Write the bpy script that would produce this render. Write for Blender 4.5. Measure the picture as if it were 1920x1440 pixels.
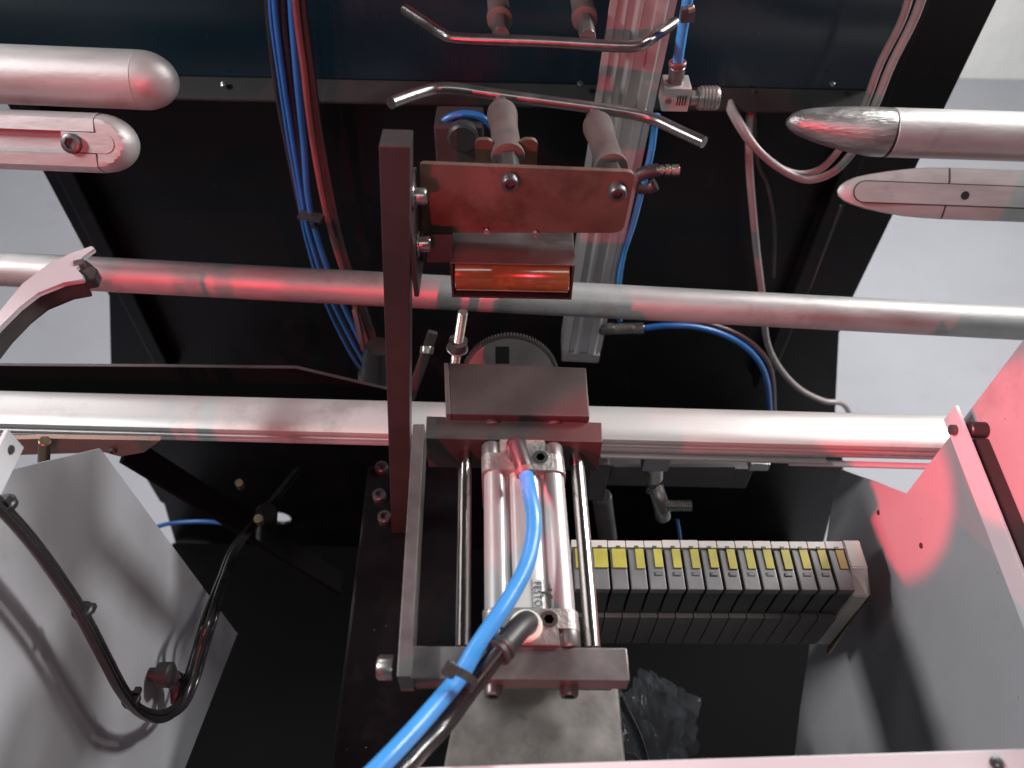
import bpy, bmesh, math, random
from mathutils import Vector as V, Matrix, noise
random.seed(7)
S = bpy.context.scene
for o in list(bpy.data.objects): bpy.data.objects.remove(o)
# ------------------------------------------------------------------ camera
FPX, CX, CY = 1442.0, 960.0, 720.0
PITCH, ROLL = math.radians(50), math.radians(1.2)
CAM = V((0, 0, 1.40))
F = V((0, math.cos(PITCH), -math.sin(PITCH)))
R0 = V((1, 0, 0)); U0 = V((0, math.sin(PITCH), math.cos(PITCH)))
R_ = R0*math.cos(ROLL) + U0*math.sin(ROLL)
U_ = U0*math.cos(ROLL) - R0*math.sin(ROLL)
cd = bpy.data.cameras.new('camera'); cam = bpy.data.objects.new('camera', cd)
S.collection.objects.link(cam); S.camera = cam
M = Matrix((R_, U_, -F)).transposed().to_4x4(); M.translation = CAM
cam.matrix_world = M
cd.sensor_width = 36; cd.lens = 36*FPX/1920; cd.clip_start = .01; cd.clip_end = 100
cd.dof.use_dof = True; cd.dof.focus_distance = .52; cd.dof.aperture_fstop = 9.0
# ------------------------------------------------------------------ world, lamps, exposure
W = bpy.data.worlds.new('World'); S.world = W; W.use_nodes = True
bgn = W.node_tree.nodes['Background']; bgn.inputs[0].default_value = (.86, .9, 1, 1); bgn.inputs[1].default_value = .055
def lamp(name, loc, target, energy, col, sx, sy=None, spread=180):
    l = bpy.data.lights.new(name, 'AREA'); l.energy = energy; l.color = col
    l.shape = 'RECTANGLE' if sy else 'DISK'; l.size = sx
    if sy: l.size_y = sy
    l.spread = math.radians(spread)
    o = bpy.data.objects.new(name, l); S.collection.objects.link(o); o.location = loc
    o.rotation_euler = (V(target)-V(loc)).to_track_quat('-Z', 'Y').to_euler(); return o
lamp('ceiling_or_fill_light', (1.25, 1.15, 2.35), (.25, .45, .9), 25, (1, .985, .95), .6, .12)
lamp('hall_lamp', (1.95, 1.35, 1.90), (-.2, .3, .85), 58, (1, .985, .96), .28)
lamp('ceiling_or_fill_light', (-1.5, .15, 2.2), (.2, .25, .9), 40, (1, .98, .975), .5, .12)
lamp('ceiling_or_fill_light', (1.5, 1.5, 2.4), (1.6, 2.5, .6), 58, (1, .99, .97), 1.3, .2)  # fill light added to brighten the wall
lamp('ceiling_or_fill_light', (.2, -.9, 2.6), (0, .4, .95), 7.5, (1, .97, .95), 1.2, .14)
lamp('ceiling_or_fill_light', (-1.7, 2.0, 2.6), (-1.2, 1.5, 0), 30, (.97, .98, 1), 1.2, .16)  # fill light added to brighten the floor at the left
RED = (1, .03, .065)
lamp('red_signal_lamp', (-.24, -.74, 1.54), (-.04, .45, .96), 2.0, RED, .012, None, 70)
def spot(name, loc, target, energy, deg, blend=.04):
    l = bpy.data.lights.new(name, 'SPOT'); l.energy = energy; l.color = RED; l.spot_size = math.radians(deg); l.spot_blend = blend; l.shadow_soft_size = .008
    o = bpy.data.objects.new(name, l); S.collection.objects.link(o); o.location = loc
    o.rotation_euler = (V(target)-V(loc)).to_track_quat('-Z', 'Y').to_euler(); return o
spot('added_red_spot', (-.55, .10, 1.46), (.30, .318, .895), 125, 7.2, .3)  # added red beam, its cone shaped for the patch on the right guard
spot('added_red_spot', (-.58, .06, 1.44), (.30, .272, 1.035), 100, 6.0, .3)  # second added beam, for the red around the right edge strip
spot('added_red_spot', (-.55, -.30, 1.35), (-.02, .26, 1.02), 7, 8)  # added weak beam to redden the clamp block
spot('added_red_spot', (-.60, -.35, 1.50), (-.31, .40, 1.03), 24, 9, .2)  # added beam to redden the curved arm
S.view_settings.view_transform = 'Standard'; S.view_settings.look = 'None'
S.view_settings.exposure = -.22; S.view_settings.gamma = 1
S.render.engine = 'CYCLES'; S.render.resolution_x = 1024; S.render.resolution_y = 768
# ------------------------------------------------------------------ pixel -> place (on a known plane of the machine)
def ray(px, py): return F + R_*((px-CX)/FPX) + U_*((CY-py)/FPX)
def P(px, py, x=None, y=None, z=None, t=None):
    d = ray(px, py)
    if x is not None: t = (x-CAM.x)/d.x
    elif y is not None: t = (y-CAM.y)/d.y
    elif z is not None: t = (z-CAM.z)/d.z
    return CAM + d*t
def mm(px, t): return px*t/FPX            # pixels at depth t -> metres
# ------------------------------------------------------------------ materials
MATS = {}
def mat(name, col, metal=0, rough=.5, var=.12, scale=14, bump=.0, bscale=120, coat=0, rvar=.15, dirt=None, stretch=(1,1,1), spec=.5, speck=0, trans=0, alpha=1):
    m = bpy.data.materials.new(name); m.use_nodes = True; nt = m.node_tree; N = nt.nodes; L = nt.links
    b = N['Principled BSDF']; b.inputs['Metallic'].default_value = metal
    b.inputs['Coat Weight'].default_value = coat; b.inputs['Coat Roughness'].default_value = .12
    b.inputs['Specular IOR Level'].default_value = spec
    if trans: b.inputs['Transmission Weight'].default_value = trans
    if alpha < 1: b.inputs['Alpha'].default_value = alpha
    g = N.new('ShaderNodeNewGeometry'); mp = N.new('ShaderNodeMapping'); mp.inputs['Scale'].default_value = stretch
    L.new(g.outputs['Position'], mp.inputs['Vector'])
    n = N.new('ShaderNodeTexNoise'); n.inputs['Scale'].default_value = scale; n.inputs['Detail'].default_value = 7; n.inputs['Roughness'].default_value = .62
    L.new(mp.outputs[0], n.inputs['Vector'])
    r = N.new('ShaderNodeValToRGB'); r.color_ramp.elements[0].position = .33; r.color_ramp.elements[1].position = .68
    r.color_ramp.elements[0].color = (*[c*(1-var) for c in col], 1); r.color_ramp.elements[1].color = (*[min(1, c*(1+var)) for c in col], 1)
    L.new(n.outputs['Fac'], r.inputs['Fac']); out = r.outputs[0]
    if dirt:
        n2 = N.new('ShaderNodeTexNoise'); n2.inputs['Scale'].default_value = dirt[2]; n2.inputs['Detail'].default_value = 9; n2.inputs['Roughness'].default_value = .7
        L.new(g.outputs['Position'], n2.inputs['Vector'])
        r2 = N.new('ShaderNodeValToRGB'); r2.color_ramp.elements[0].position = dirt[1]; r2.color_ramp.elements[1].position = min(1, dirt[1]+.16)
        r2.color_ramp.elements[0].color = (0,0,0,1); r2.color_ramp.elements[1].color = (1,1,1,1)
        L.new(n2.outputs['Fac'], r2.inputs['Fac'])
        mx = N.new('ShaderNodeMixRGB'); L.new(r2.outputs[0], mx.inputs[0]); L.new(out, mx.inputs[1]); mx.inputs[2].default_value = (*dirt[0], 1); out = mx.outputs[0]
    if speck:
        vo = N.new('ShaderNodeTexVoronoi'); vo.inputs['Scale'].default_value = 90; L.new(g.outputs['Position'], vo.inputs['Vector'])
        r3 = N.new('ShaderNodeValToRGB'); r3.color_ramp.elements[0].position = .05; r3.color_ramp.elements[1].position = .075
        r3.color_ramp.elements[0].color = (1,1,1,1); r3.color_ramp.elements[1].color = (0,0,0,1); L.new(vo.outputs['Distance'], r3.inputs['Fac'])
        n3 = N.new('ShaderNodeTexNoise'); n3.inputs['Scale'].default_value = 30; L.new(g.outputs['Position'], n3.inputs['Vector'])
        mt = N.new('ShaderNodeMath'); mt.operation = 'GREATER_THAN'; mt.inputs[1].default_value = .58; L.new(n3.outputs['Fac'], mt.inputs[0])
        ml = N.new('ShaderNodeMath'); ml.operation = 'MULTIPLY'; L.new(r3.outputs[0], ml.inputs[0]); L.new(mt.outputs[0], ml.inputs[1])
        mx = N.new('ShaderNodeMixRGB'); L.new(ml.outputs[0], mx.inputs[0]); L.new(out, mx.inputs[1]); mx.inputs[2].default_value = (speck,)*3+(1,); out = mx.outputs[0]
    L.new(out, b.inputs['Base Color'])
    mr = N.new('ShaderNodeMapRange'); mr.inputs['To Min'].default_value = max(.03, rough-rvar); mr.inputs['To Max'].default_value = min(1, rough+rvar)
    L.new(n.outputs['Fac'], mr.inputs['Value']); L.new(mr.outputs[0], b.inputs['Roughness'])
    if bump:
        nb = N.new('ShaderNodeTexNoise'); nb.inputs['Scale'].default_value = bscale; nb.inputs['Detail'].default_value = 6; L.new(mp.outputs[0], nb.inputs['Vector'])
        bp = N.new('ShaderNodeBump'); bp.inputs['Strength'].default_value = bump; bp.inputs['Distance'].default_value = .002
        L.new(nb.outputs['Fac'], bp.inputs['Height']); L.new(bp.outputs[0], b.inputs['Normal'])
    MATS[name] = m; return m
mat('floor', (.29, .295, .325), 0, .6, .06, 3, .2, 160, dirt=((.245,.248,.272), .58, 7))
mat('wall', (.82, .82, .80), 0, .75, .06, 9, .8, 45, dirt=((.5,.5,.5), .66, 24))
mat('black', (.004, .004, .005), 0, .34, .3, 9, .08, 60, spec=.22, speck=.07, dirt=((.011,.010,.010), .56, 16))
mat('pit', (.003, .003, .0032), 0, .8, .3, 9, .05, 60, spec=.08)
mat('blueblack', (.006, .016, .025), 0, .18, .25, 5, .04, 18, spec=.55, rvar=.06, speck=.06)
mat('edge', (.02, .02, .021), 0, .75, .2, 30, spec=.15)
mat('silver', (.39, .39, .39), .55, .52, .16, 26, .16, 160, dirt=((.27,.26,.255), .55, 16), stretch=(.35,1,1))
mat('silver_rough', (.38, .38, .38), .8, .38, .35, 70, .45, 300, stretch=(.35,1,1.6))
mat('alu', (.44, .42, .415), .5, .4, .09, 40, .06, 300, stretch=(1,.15,1))
mat('alu_col', (.44, .42, .42), .6, .42, .07, 30, .05, 300, stretch=(1,1,.12))
mat('alu_rail', (.47, .46, .455), .55, .45, .12, 18, .08, 200, stretch=(.12,1,1), dirt=((.33,.32,.315), .55, 12))
mat('cast', (.33, .31, .30), .7, .42, .12, 60, .25, 420, speck=.2)
mat('steel', (.21, .20, .20), .8, .38, .16, 30, .06, 250, dirt=((.12,.105,.095), .6, 26))
mat('steel_plate', (.20, .13, .105), .7, .40, .2, 22, .05, 200, dirt=((.11,.062,.045), .54, 20))  # plain steel; some of the red light is put into its brown tint
mat('steel_dark', (.058, .050, .050), .5, .45, .18, 24, .05, 250, speck=.45)
mat('bar_dark', (.048, .042, .043), .4, .46, .2, 20, .05, 220)
mat('cover', (.23, .215, .20), .45, .48, .3, 45, .12, 120, dirt=((.37,.355,.33), .55, 32), speck=.7)
mat('chrome', (.36, .34, .335), 1, .2, .08, 30, .03, 200, stretch=(1,.2,1))
mat('rod_steel', (.22, .205, .205), .95, .32, .15, 50, .05, 300)
mat('bolt', (.10, .10, .105), .7, .38, .2, 60)
mat('bolt_bright', (.30, .29, .285), .9, .3, .1, 60)
mat('zinc', (.30, .285, .25), .85, .32, .15, 60)
mat('brass', (.24, .19, .12), .9, .35, .15, 60)
mat('white_paint', (.54, .545, .57), 0, .42, .04, 6, .05, 160, dirt=((.40,.39,.40), .67, 9))
mat('guard_paint', (.33, .335, .355), 0, .40, .06, 6, .08, 160, dirt=((.265,.26,.262), .57, 11), speck=.2)
mat('blue', (.05, .26, .62), 0, .28, .06, 30, spec=.5)
mat('blue_shaded', (.018, .11, .34), 0, .35, .1, 30)  # same blue darkened: dimness of the rear hoses put into the colour
mat('rubber', (.022, .021, .022), 0, .42, .2, 40, .05, 200)
mat('black_hose', (.016, .015, .016), 0, .25, .2, 40)
mat('red_hose', (.17, .048, .052), 0, .4, .15, 30)
mat('darkred_hose', (.05, .014, .015), 0, .4, .15, 30)
mat('grey_cable', (.27, .24, .235), 0, .42, .1, 60)
mat('sleeve', (.10, .075, .072), .15, .55, .2, 40, .15, 200)
mat('valve', (.105, .10, .105), 0, .45, .15, 40, .05, 300, speck=.4)
mat('valve_dark', (.035, .033, .033), 0, .5, .2, 40)
mat('valve_base', (.085, .075, .07), 0, .6, .15, 40, .05, 300, speck=.3)
mat('valve_light', (.40, .37, .345), 0, .5, .1, 40, .08, 300)
mat('yellow', (.30, .26, .03), 0, .55, .2, 60, dirt=((.24,.18,.02), .6, 90))
mat('ochre', (.30, .19, .02), 0, .55, .2, 60)
mat('amber', (.165, .09, .028), 0, .20, .3, 35, .03, 60, coat=.6, dirt=((.36,.20,.03), .57, 30))
mat('ptfe', (.72, .70, .60), 0, .45, .05, 60)
mat('sticker', (.38, .365, .35), 0, .6, .05, 40)
mat('print', (.01, .03, .045), 0, .5, .05, 40)
mat('hole', (.004, .004, .004), 0, .8, .05, 40)
mat('film', (.16, .18, .20), 0, .2, .1, 30, .3, 40, alpha=.3)
mat('gap', (.03, .028, .028), 0, .7, .1, 40)
# ------------------------------------------------------------------ object helpers
WL = {}
def thing(name, label, cat, loc, group=None):
    o = bpy.data.objects.new(name, None); S.collection.objects.link(o); o.location = loc; o.empty_display_size = .02
    o['label'] = label; o['category'] = cat
    if group: o['group'] = group
    WL[o] = V(loc); return o
def obj(name, bm, m, parent=None, label=None, cat=None, kind=None, group=None, smooth=40):
    bmesh.ops.recalc_face_normals(bm, faces=bm.faces)
    if id(bm) in FLAT: smooth = 14
    FLAT.discard(id(bm))
    c = sum((v.co for v in bm.verts), V())/len(bm.verts)
    for v in bm.verts: v.co -= c
    me = bpy.data.meshes.new(name); bm.to_mesh(me); bm.free()
    me.polygons.foreach_set('use_smooth', [True]*len(me.polygons)); me.set_sharp_from_angle(angle=math.radians(smooth))
    me.materials.append(MATS[m])
    o = bpy.data.objects.new(name, me); S.collection.objects.link(o); WL[o] = c
    if parent: o.parent = parent; o.location = c - WL[parent]
    else: o.location = c
    if label: o['label'] = label
    if cat: o['category'] = cat
    if kind: o['kind'] = kind
    if group: o['group'] = group
    return o
FLAT = set()
def nb(): return bmesh.new()
def frame(d, up=(0,0,1)):
    d = V(d).normalized(); up = V(up); s = d.cross(up)
    if s.length < 1e-4: s = d.cross(V((0,1,0)))
    s.normalize(); return d, s, s.cross(d).normalized()
def hexa(pts, bev=0, bm=None, seg=2):
    """8 corners: 4 of the top in order, 4 of the bottom in the same order"""
    bm = bm or nb(); FLAT.add(id(bm)); v = [bm.verts.new(p) for p in pts]
    fs = [bm.faces.new([v[i] for i in q]) for q in ((0,1,2,3),(7,6,5,4),(0,4,5,1),(1,5,6,2),(2,6,7,3),(3,7,4,0))]
    if bev:
        es = list({e for f in fs for e in f.edges})
        bmesh.ops.bevel(bm, geom=es, offset=bev, segments=seg, affect='EDGES', profile=.6)
    return bm
def beam(A, B, w, h, up=(0,0,1), bev=.0008, bm=None, w2=None, h2=None):
    A, B = V(A), V(B); d, s, u = frame(B-A, up); w2 = w2 or w; h2 = h2 or h
    return hexa([A-s*w/2+u*h/2, A+s*w/2+u*h/2, B+s*w2/2+u*h2/2, B-s*w2/2+u*h2/2,
                 A-s*w/2-u*h/2, A+s*w/2-u*h/2, B+s*w2/2-u*h2/2, B-s*w2/2-u*h2/2], bev, bm)
def aabox(x0, x1, y0, y1, z0, z1, bev=.001, bm=None):
    return hexa([V((x0,y0,z1)),V((x1,y0,z1)),V((x1,y1,z1)),V((x0,y1,z1)),V((x0,y0,z0)),V((x1,y0,z0)),V((x1,y1,z0)),V((x0,y1,z0))], bev, bm)
def slab(topcorners, h, bev=.001, bm=None):
    return hexa([V(p) for p in topcorners]+[V(p)-V((0,0,h)) for p in topcorners], bev, bm)
def rings(bm, rr, capA=True, capB=True):
    rv = [[bm.verts.new(p) for p in r] for r in rr]
    for a, b in zip(rv, rv[1:]):
        n = len(a)
        for i in range(n): bm.faces.new((a[i], a[(i+1)%n], b[(i+1)%n], b[i]))
    if capA: bm.faces.new(rv[0][::-1])
    if capB: bm.faces.new(rv[-1])
    return bm
def lathe(A, d, prof, seg=24, up=(0,0,1), bm=None, hexr=()):
    """prof: (distance along d, radius); indices in hexr get a hexagonal ring"""
    bm = bm or nb(); d, s, u = frame(d, up); A = V(A); rr = []
    for k, (q, r) in enumerate(prof):
        ring = []
        for i in range(seg):
            a = 2*math.pi*i/seg; r1 = r
            if k in hexr: r1 = r*math.cos(math.pi/6)/math.cos((a % (math.pi/3))-math.pi/6)
            ring.append(A+d*q+(s*math.cos(a)+u*math.sin(a))*max(r1, 1e-5))
        rr.append(ring)
    return rings(bm, rr)
def cyl(A, B, r, r2=None, seg=24, bev=None, bm=None):
    A, B = V(A), V(B); l = (B-A).length; r2 = r if r2 is None else r2; b = min(r*.15, l*.2) if bev is None else bev
    return lathe(A, B-A, [(0, r-b), (b, r), (l-b, r2), (l, r2-b)], seg, bm=bm)
def hexbar(A, B, r, bm=None):
    A, B = V(A), V(B); l = (B-A).length
    return lathe(A, B-A, [(0, r*.9), (r*.08, r), (l-r*.08, r), (l, r*.9)], 24, hexr=(1,2), bm=bm)
def socket_screw(A, d, r, h, bm=None):
    """cap head with a hexagon socket, A = underside, d = outwards"""
    return lathe(A, d, [(0, r), (h*.85, r), (h, r*.86), (h, r*.58), (h*.45, r*.56), (h*.4, .0)], 24, hexr=(3,4), bm=bm)
def spline(pts, n=8):
    pts = [V(p) for p in pts]; q = [pts[0]*2-pts[1]]+pts+[pts[-1]*2-pts[-2]]; out = []
    for i in range(1, len(q)-2):
        p0, p1, p2, p3 = q[i-1:i+3]
        for k in range(n):
            t = k/n; out.append(.5*((2*p1)+(p2-p0)*t+(2*p0-5*p1+4*p2-p3)*t*t+(3*p1-p0-3*p2+p3)*t**3))
    out.append(pts[-1]); return out
def tube(pts, r, seg=12, n=8, smooth=True, bm=None, radii=None):
    bm = bm or nb(); c = spline(pts, n) if smooth else [V(p) for p in pts]
    d0 = (c[1]-c[0]).normalized(); s = d0.orthogonal().normalized(); rr = []
    for i, p in enumerate(c):
        d = (c[min(i+1, len(c)-1)]-c[max(i-1, 0)]).normalized(); s = (s-d*s.dot(d)).normalized(); u = d.cross(s)
        q = radii[i] if radii else r
        rr.append([p+(s*math.cos(a)+u*math.sin(a))*q for a in [2*math.pi*k/seg for k in range(seg)]])
    return rings(bm, rr)
def extrude(A, B, prof, up=(0,0,1), bm=None):
    """closed 2D profile (side, up) swept straight from A to B"""
    A, B = V(A), V(B); d, s, u = frame(B-A, up)
    return rings(bm or nb(), [[A+s*x+u*y for x, y in prof], [B+s*x+u*y for x, y in prof]])
def prism(pts, off, bev=0, bm=None):
    bm = bm or nb(); off = V(off); a = [V(p) for p in pts]
    rings(bm, [a, [p+off for p in a]])
    if bev: bmesh.ops.bevel(bm, geom=list(bm.edges), offset=bev, segments=2, affect='EDGES')
    return bm
def rounded(w, h, r, n=5):
    o = []
    for cx, cy, a0 in ((w/2-r, h/2-r, 0), (-w/2+r, h/2-r, 90), (-w/2+r, -h/2+r, 180), (w/2-r, -h/2+r, 270)):
        for i in range(n+1): a = math.radians(a0+90*i/n); o.append((cx+r*math.cos(a), cy+r*math.sin(a)))
    return o
X, Y, Z = V((1,0,0)), V((0,1,0)), V((0,0,1))

# ================================================================== the setting
FZ = -.16
WY = P(1835, 147, z=FZ).y
bm = nb(); bmesh.ops.create_grid(bm, x_segments=2, y_segments=2, size=9)
for v in bm.verts: v.co.z = FZ
obj('floor', bm, 'floor', kind='structure')
obj('wall', aabox(-6, 6, WY, WY+.15, FZ-.05, 3.0, .01), 'wall', kind='structure')

# ================================================================== machine frame
RY = .78
fr = thing('machine_frame', 'black painted machine frame with glossy blue-black rear panel, behind everything', 'machine frame', (0, RY, FZ))
xr = P(1600, 555, y=RY).x; xl = P(205, 555, y=RY).x
outline = [V((xl, RY, 1.5)), V((xr, RY, 1.5)), P(1600, 555, y=RY), P(1573, 625, y=RY), P(1566, 770, y=RY), P(1582, 874, y=RY)]
outline += [V((P(1582, 874, y=RY).x+.08, RY, FZ+.01)), V((P(335, 1045, y=RY).x, RY, FZ+.01)), P(335, 1040, y=RY), P(308, 945, y=RY), P(300, 940, y=RY), P(255, 865, y=RY), P(208, 690, y=RY), P(205, 555, y=RY)]
bm = nb(); hc = P(524, 972, y=RY); hr = .023
ov = [bm.verts.new(p) for p in outline]; hv = [bm.verts.new(hc+V((math.cos(a)*hr, 0, math.sin(a)*hr))) for a in [2*math.pi*i/24 for i in range(24)]]
es = [bm.edges.new((l[i], l[(i+1)%len(l)])) for l in (ov, hv) for i in range(len(l))]
bmesh.ops.triangle_fill(bm, use_beauty=True, edges=es)
ex = bmesh.ops.extrude_face_region(bm, geom=list(bm.faces))
for v in ex['geom']:
    if isinstance(v, bmesh.types.BMVert): v.co.y += .006
obj('rear_plate', bm, 'black', fr)
py_ = .735
a = P(-60, 150, y=py_); b = P(1640, 152, y=py_)
zl = (a.z+b.z)/2
obj('upper_panel', aabox(xl+.01, b.x, py_, py_+.003, zl, 1.5, .0005), 'blueblack', fr)
# turned-out lower lip of the panel
bm = hexa([V((xl+.01,py_-.022,zl-.012)), V((b.x-.004,py_-.022,zl-.012)), V((b.x,py_-.001,zl)), V((xl+.01,py_-.001,zl)),
           V((xl+.01,py_-.022,zl-.0145)), V((b.x-.004,py_-.022,zl-.0145)), V((b.x,py_-.001,zl-.003)), V((xl+.01,py_-.001,zl-.003))], .0004)
obj('lower_lip', bm, 'edge', fr)
for sx in (b.x+.012, xl+.03):
    obj('side_post', aabox(sx, sx+.022, .755, .778, .5, 1.5, .003), 'black', fr)
for px in (1088, 1560, 420):
    c = P(px, 158, y=py_-.012); obj('lip_screw', lathe(c, V((0,-.5,1)), [(0,.003),(.0015,.003),(.002,.002)], 12), 'bolt_bright', fr)
pn = [V((P(338,1040,y=.775).x,-.05,-.07)), V((.64,-.05,-.07)), V((.64,.58,-.07)), V((.6,RY-.004,-.07)), V((P(338,1040,y=.775).x,RY-.004,-.07))]
obj('bottom_pan', prism(pn, (0,0,-.005)), 'pit', fr)
# dark cross beam and brackets under the rails
c = P(1180, 885, y=.50)
obj('bracket_plate', aabox(P(1130,880,y=.47).x, P(1400,880,y=.47).x, .455, .469, P(1200,905,y=.46).z, P(1200,868,y=.46).z, .002), 'bar_dark', fr)
cA, cB = P(1355, 868, y=.452), P(1405, 868, y=.452)
obj('threaded_block', beam(P(1404, 868, y=.45), P(1440, 868, y=.45), .012, .012), 'bolt_bright', fr)
obj('angle_plate', beam(P(1150, 884, y=.44), P(1375, 884, y=.44), .004, .022), 'bar_dark', fr)
# dark longitudinal beam under the slide
z0 = .80
pl = [P(690, 872, z=z0), P(860, 872, z=z0), P(880, 1600, z=z0), P(600, 1600, z=z0)]
obj('slide_beam', slab(pl, .06, .003), 'black', fr)
for q, (px, py) in enumerate(((716, 880), (712, 932), (722, 973))):
    c = P(px, py, z=z0)
    obj('beam_screw', socket_screw(c, Z, .0062, .006), 'bolt', fr)
# swing bracket on the lower left
bk = thing('lever_arm', 'dark flat lever arm slanting down beside the white left panel', 'lever', P(450, 920, y=.5))
obj('arm', beam(P(235, 842, y=.44), P(640, 1095, y=.46), .006, .030, up=Y), 'pit', bk)
obj('brass_bolt', hexbar(P(452, 912, y=.43), P(448, 905, y=.418), .0042), 'brass', bk)
obj('brass_bolt', hexbar(P(492, 985, y=.432), P(484, 972, y=.415), .0050), 'brass', bk)
obj('pivot_cap', cyl(P(498, 1000, y=.44), P(500, 960, y=.43), .012), 'black', bk)

# ================================================================== sheet metal guards left and right
XL, XR = -.27, .30
gl = thing('side_guard', 'white sheet metal side guard at the left with black hoses', 'guard panel', P(340, 1045, x=XL))
pts = [P(0, 886, x=XL), P(188, 841, x=XL), P(445, 1188, x=XL), P(345, 1445, x=XL), P(300, 1580, x=XL)]
e0 = pts[-1]; poly = [V((XL, .05, 1.22))]+pts+[V((XL, .05, e0.z))]
obj('panel', prism(poly, (-.0015,0,0)), 'guard_paint', gl)
A = P(27, 822, x=XL+.012); B = V((XL+.012, A.y-.16, A.z-.005))
obj('edge_strip', beam(A, B, .0022, .017, up=Z, bev=.0006), 'white_paint', gl)
obj('strip_hole', cyl(P(19, 843, x=XL+.0128), P(19, 843, x=XL+.0128)+X*.0011, .0024, seg=14), 'gap', gl)
gr = thing('side_guard', 'grey sheet metal side guard at the right lit in red patches', 'guard panel', P(1700, 925, x=XR))
P1 = P(1700, 925, x=XR); P2 = P(1577, 880, x=XR); P3 = P(1562, 935, x=XR)
poly = [V((XR, .02, 1.16)), V((XR, P1.y, 1.16)), P1, P2, P3, P(1535, 1100, x=XR), P(1500, 1330, x=XR), P(1490, 1420, x=XR), V((XR, .02, P(1490,1420,x=XR).z))]
obj('panel', prism(poly, (.0015,0,0)), 'guard_paint', gr)
A = P(1787, 783, x=XR-.014); B = V((XR-.014, A.y-.20, A.z-.012))
A2 = A+Y*.004
obj('edge_strip', beam(A2, B, .0022, .0165, up=Z, bev=.0006), 'white_paint', gr)
c = P(1791, 806, x=XR-.0155); obj('strip_screw', hexbar(c, c-X*.003, .0036), 'bolt', gr)
c = P(1830, 806, x=XR-.006); obj('rubber_bumper', cyl(c-X*.005, c+X*.006, .0052), 'rubber', gr)
obj('gap_bar', beam(c+V((.001,-.006,-.003)), c+V((.001,-.21,-.016)), .010, .006, bev=.0015), 'bar_dark', gr)  # dark bar running along the gap behind the edge strip
for px, py in ((1646, 961), (1726, 1023)):
    c = P(px, py, x=XR-.0006); obj('rivet_hole', cyl(c, c+X*.0005, .0022, seg=12), 'gap', gr)

# front plate nearest the camera
zf = 1.05
pl = [P(560, 1446, z=zf), P(2300, 1391, z=zf)]; pl += [pl[1]-Y*.12, pl[0]-Y*.12]
fp = thing('front_plate', 'white painted front plate with one screw along the bottom edge', 'plate', pl[0])
obj('plate', slab(pl, .004, .0008), 'white_paint', fp)
q = [pl[0]-Y*.006-Z*.0045, pl[1]-Y*.006-Z*.0045]; q += [q[1]-Y*.003, q[0]-Y*.003]
obj('light_block', slab(q, .5, .0005), 'guard_paint', fp)  # unseen sheet added to keep red light out of the lower interior
c = P(1868, 1432, z=zf+.0004); obj('screw', lathe(c, Z, [(0,.0028),(.0008,.0028),(.001,.0018),(.0004,.001)], 14), 'bolt', fp)

# ================================================================== rails
A = P(-700, 467, t=.66); B = P(2500, 637, t=.67)
pp = thing('round_pipe', 'long round silver pipe crossing behind the amber roller', 'pipe', (A+B)/2)
d = (B-A).normalized(); l = (B-A).length
obj('tube', lathe(A, d, [(0,.0148)]+[(l*i/40, .0148) for i in range(1,40)]+[(l,.0148)], 48), 'silver', pp)
A = P(-700, 743, z=.905); B = P(2500, 826, z=.905)
rl = thing('flat_rail', 'flat-topped aluminium rail with grooved front edge behind the cylinder', 'rail', (A+B)/2)
# side axis s = d x Z = -Y (towards the viewer)
prof = [(-.017,-.004),(-.0165,-.001),(-.014,.0005),(-.006,.0012),(.006,.0012),(.0135,.0004),(.0165,-.0015),(.0172,-.004),(.0172,-.0055),(.0155,-.006),(.0155,-.008),(.0178,-.0085),(.0178,-.011),(.016,-.0115),(.016,-.0135),(.0172,-.014),(.0172,-.017),(-.017,-.017)]
obj('extrusion', extrude(A, B, prof), 'alu_rail', rl)
# thin strips under the rail
sa, sb = P(1126, 850, z=.882), P(1548, 862, z=.882)
obj('wear_strip', beam(sa, sb, .008, .003), 'alu_rail', rl)
sa, sb = P(1478, 867, z=.876), P(1990, 882, z=.876)
obj('wear_strip', beam(sa, sb, .005, .003), 'white_paint', rl)
sa, sb = P(103, 822, z=.885), P(233, 823, z=.885)
obj('wear_strip', beam(sa, sb, .004, .002), 'white_paint', rl)
hb = thing('hinge_bracket', 'brownish hinge bracket with brass pin under the rail at left', 'bracket', P(140, 838, y=.335))
pts = [P(-40, 826, y=.335), P(90, 822, y=.335), P(300, 826, y=.335), P(270, 848, y=.335), P(225, 856, y=.335), P(195, 848, y=.335), P(40, 853, y=.335), P(-40, 860, y=.335)]
obj('plate', prism(pts, (0,.004,0)), 'steel_plate', hb)
obj('pin', cyl(P(84, 826, y=.326), P(82, 866, y=.326), .0042), 'brass', hb)
c = P(212, 845, y=.3345); obj('screw', socket_screw(c, -Y, .003, .002), 'bolt', hb)

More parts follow.
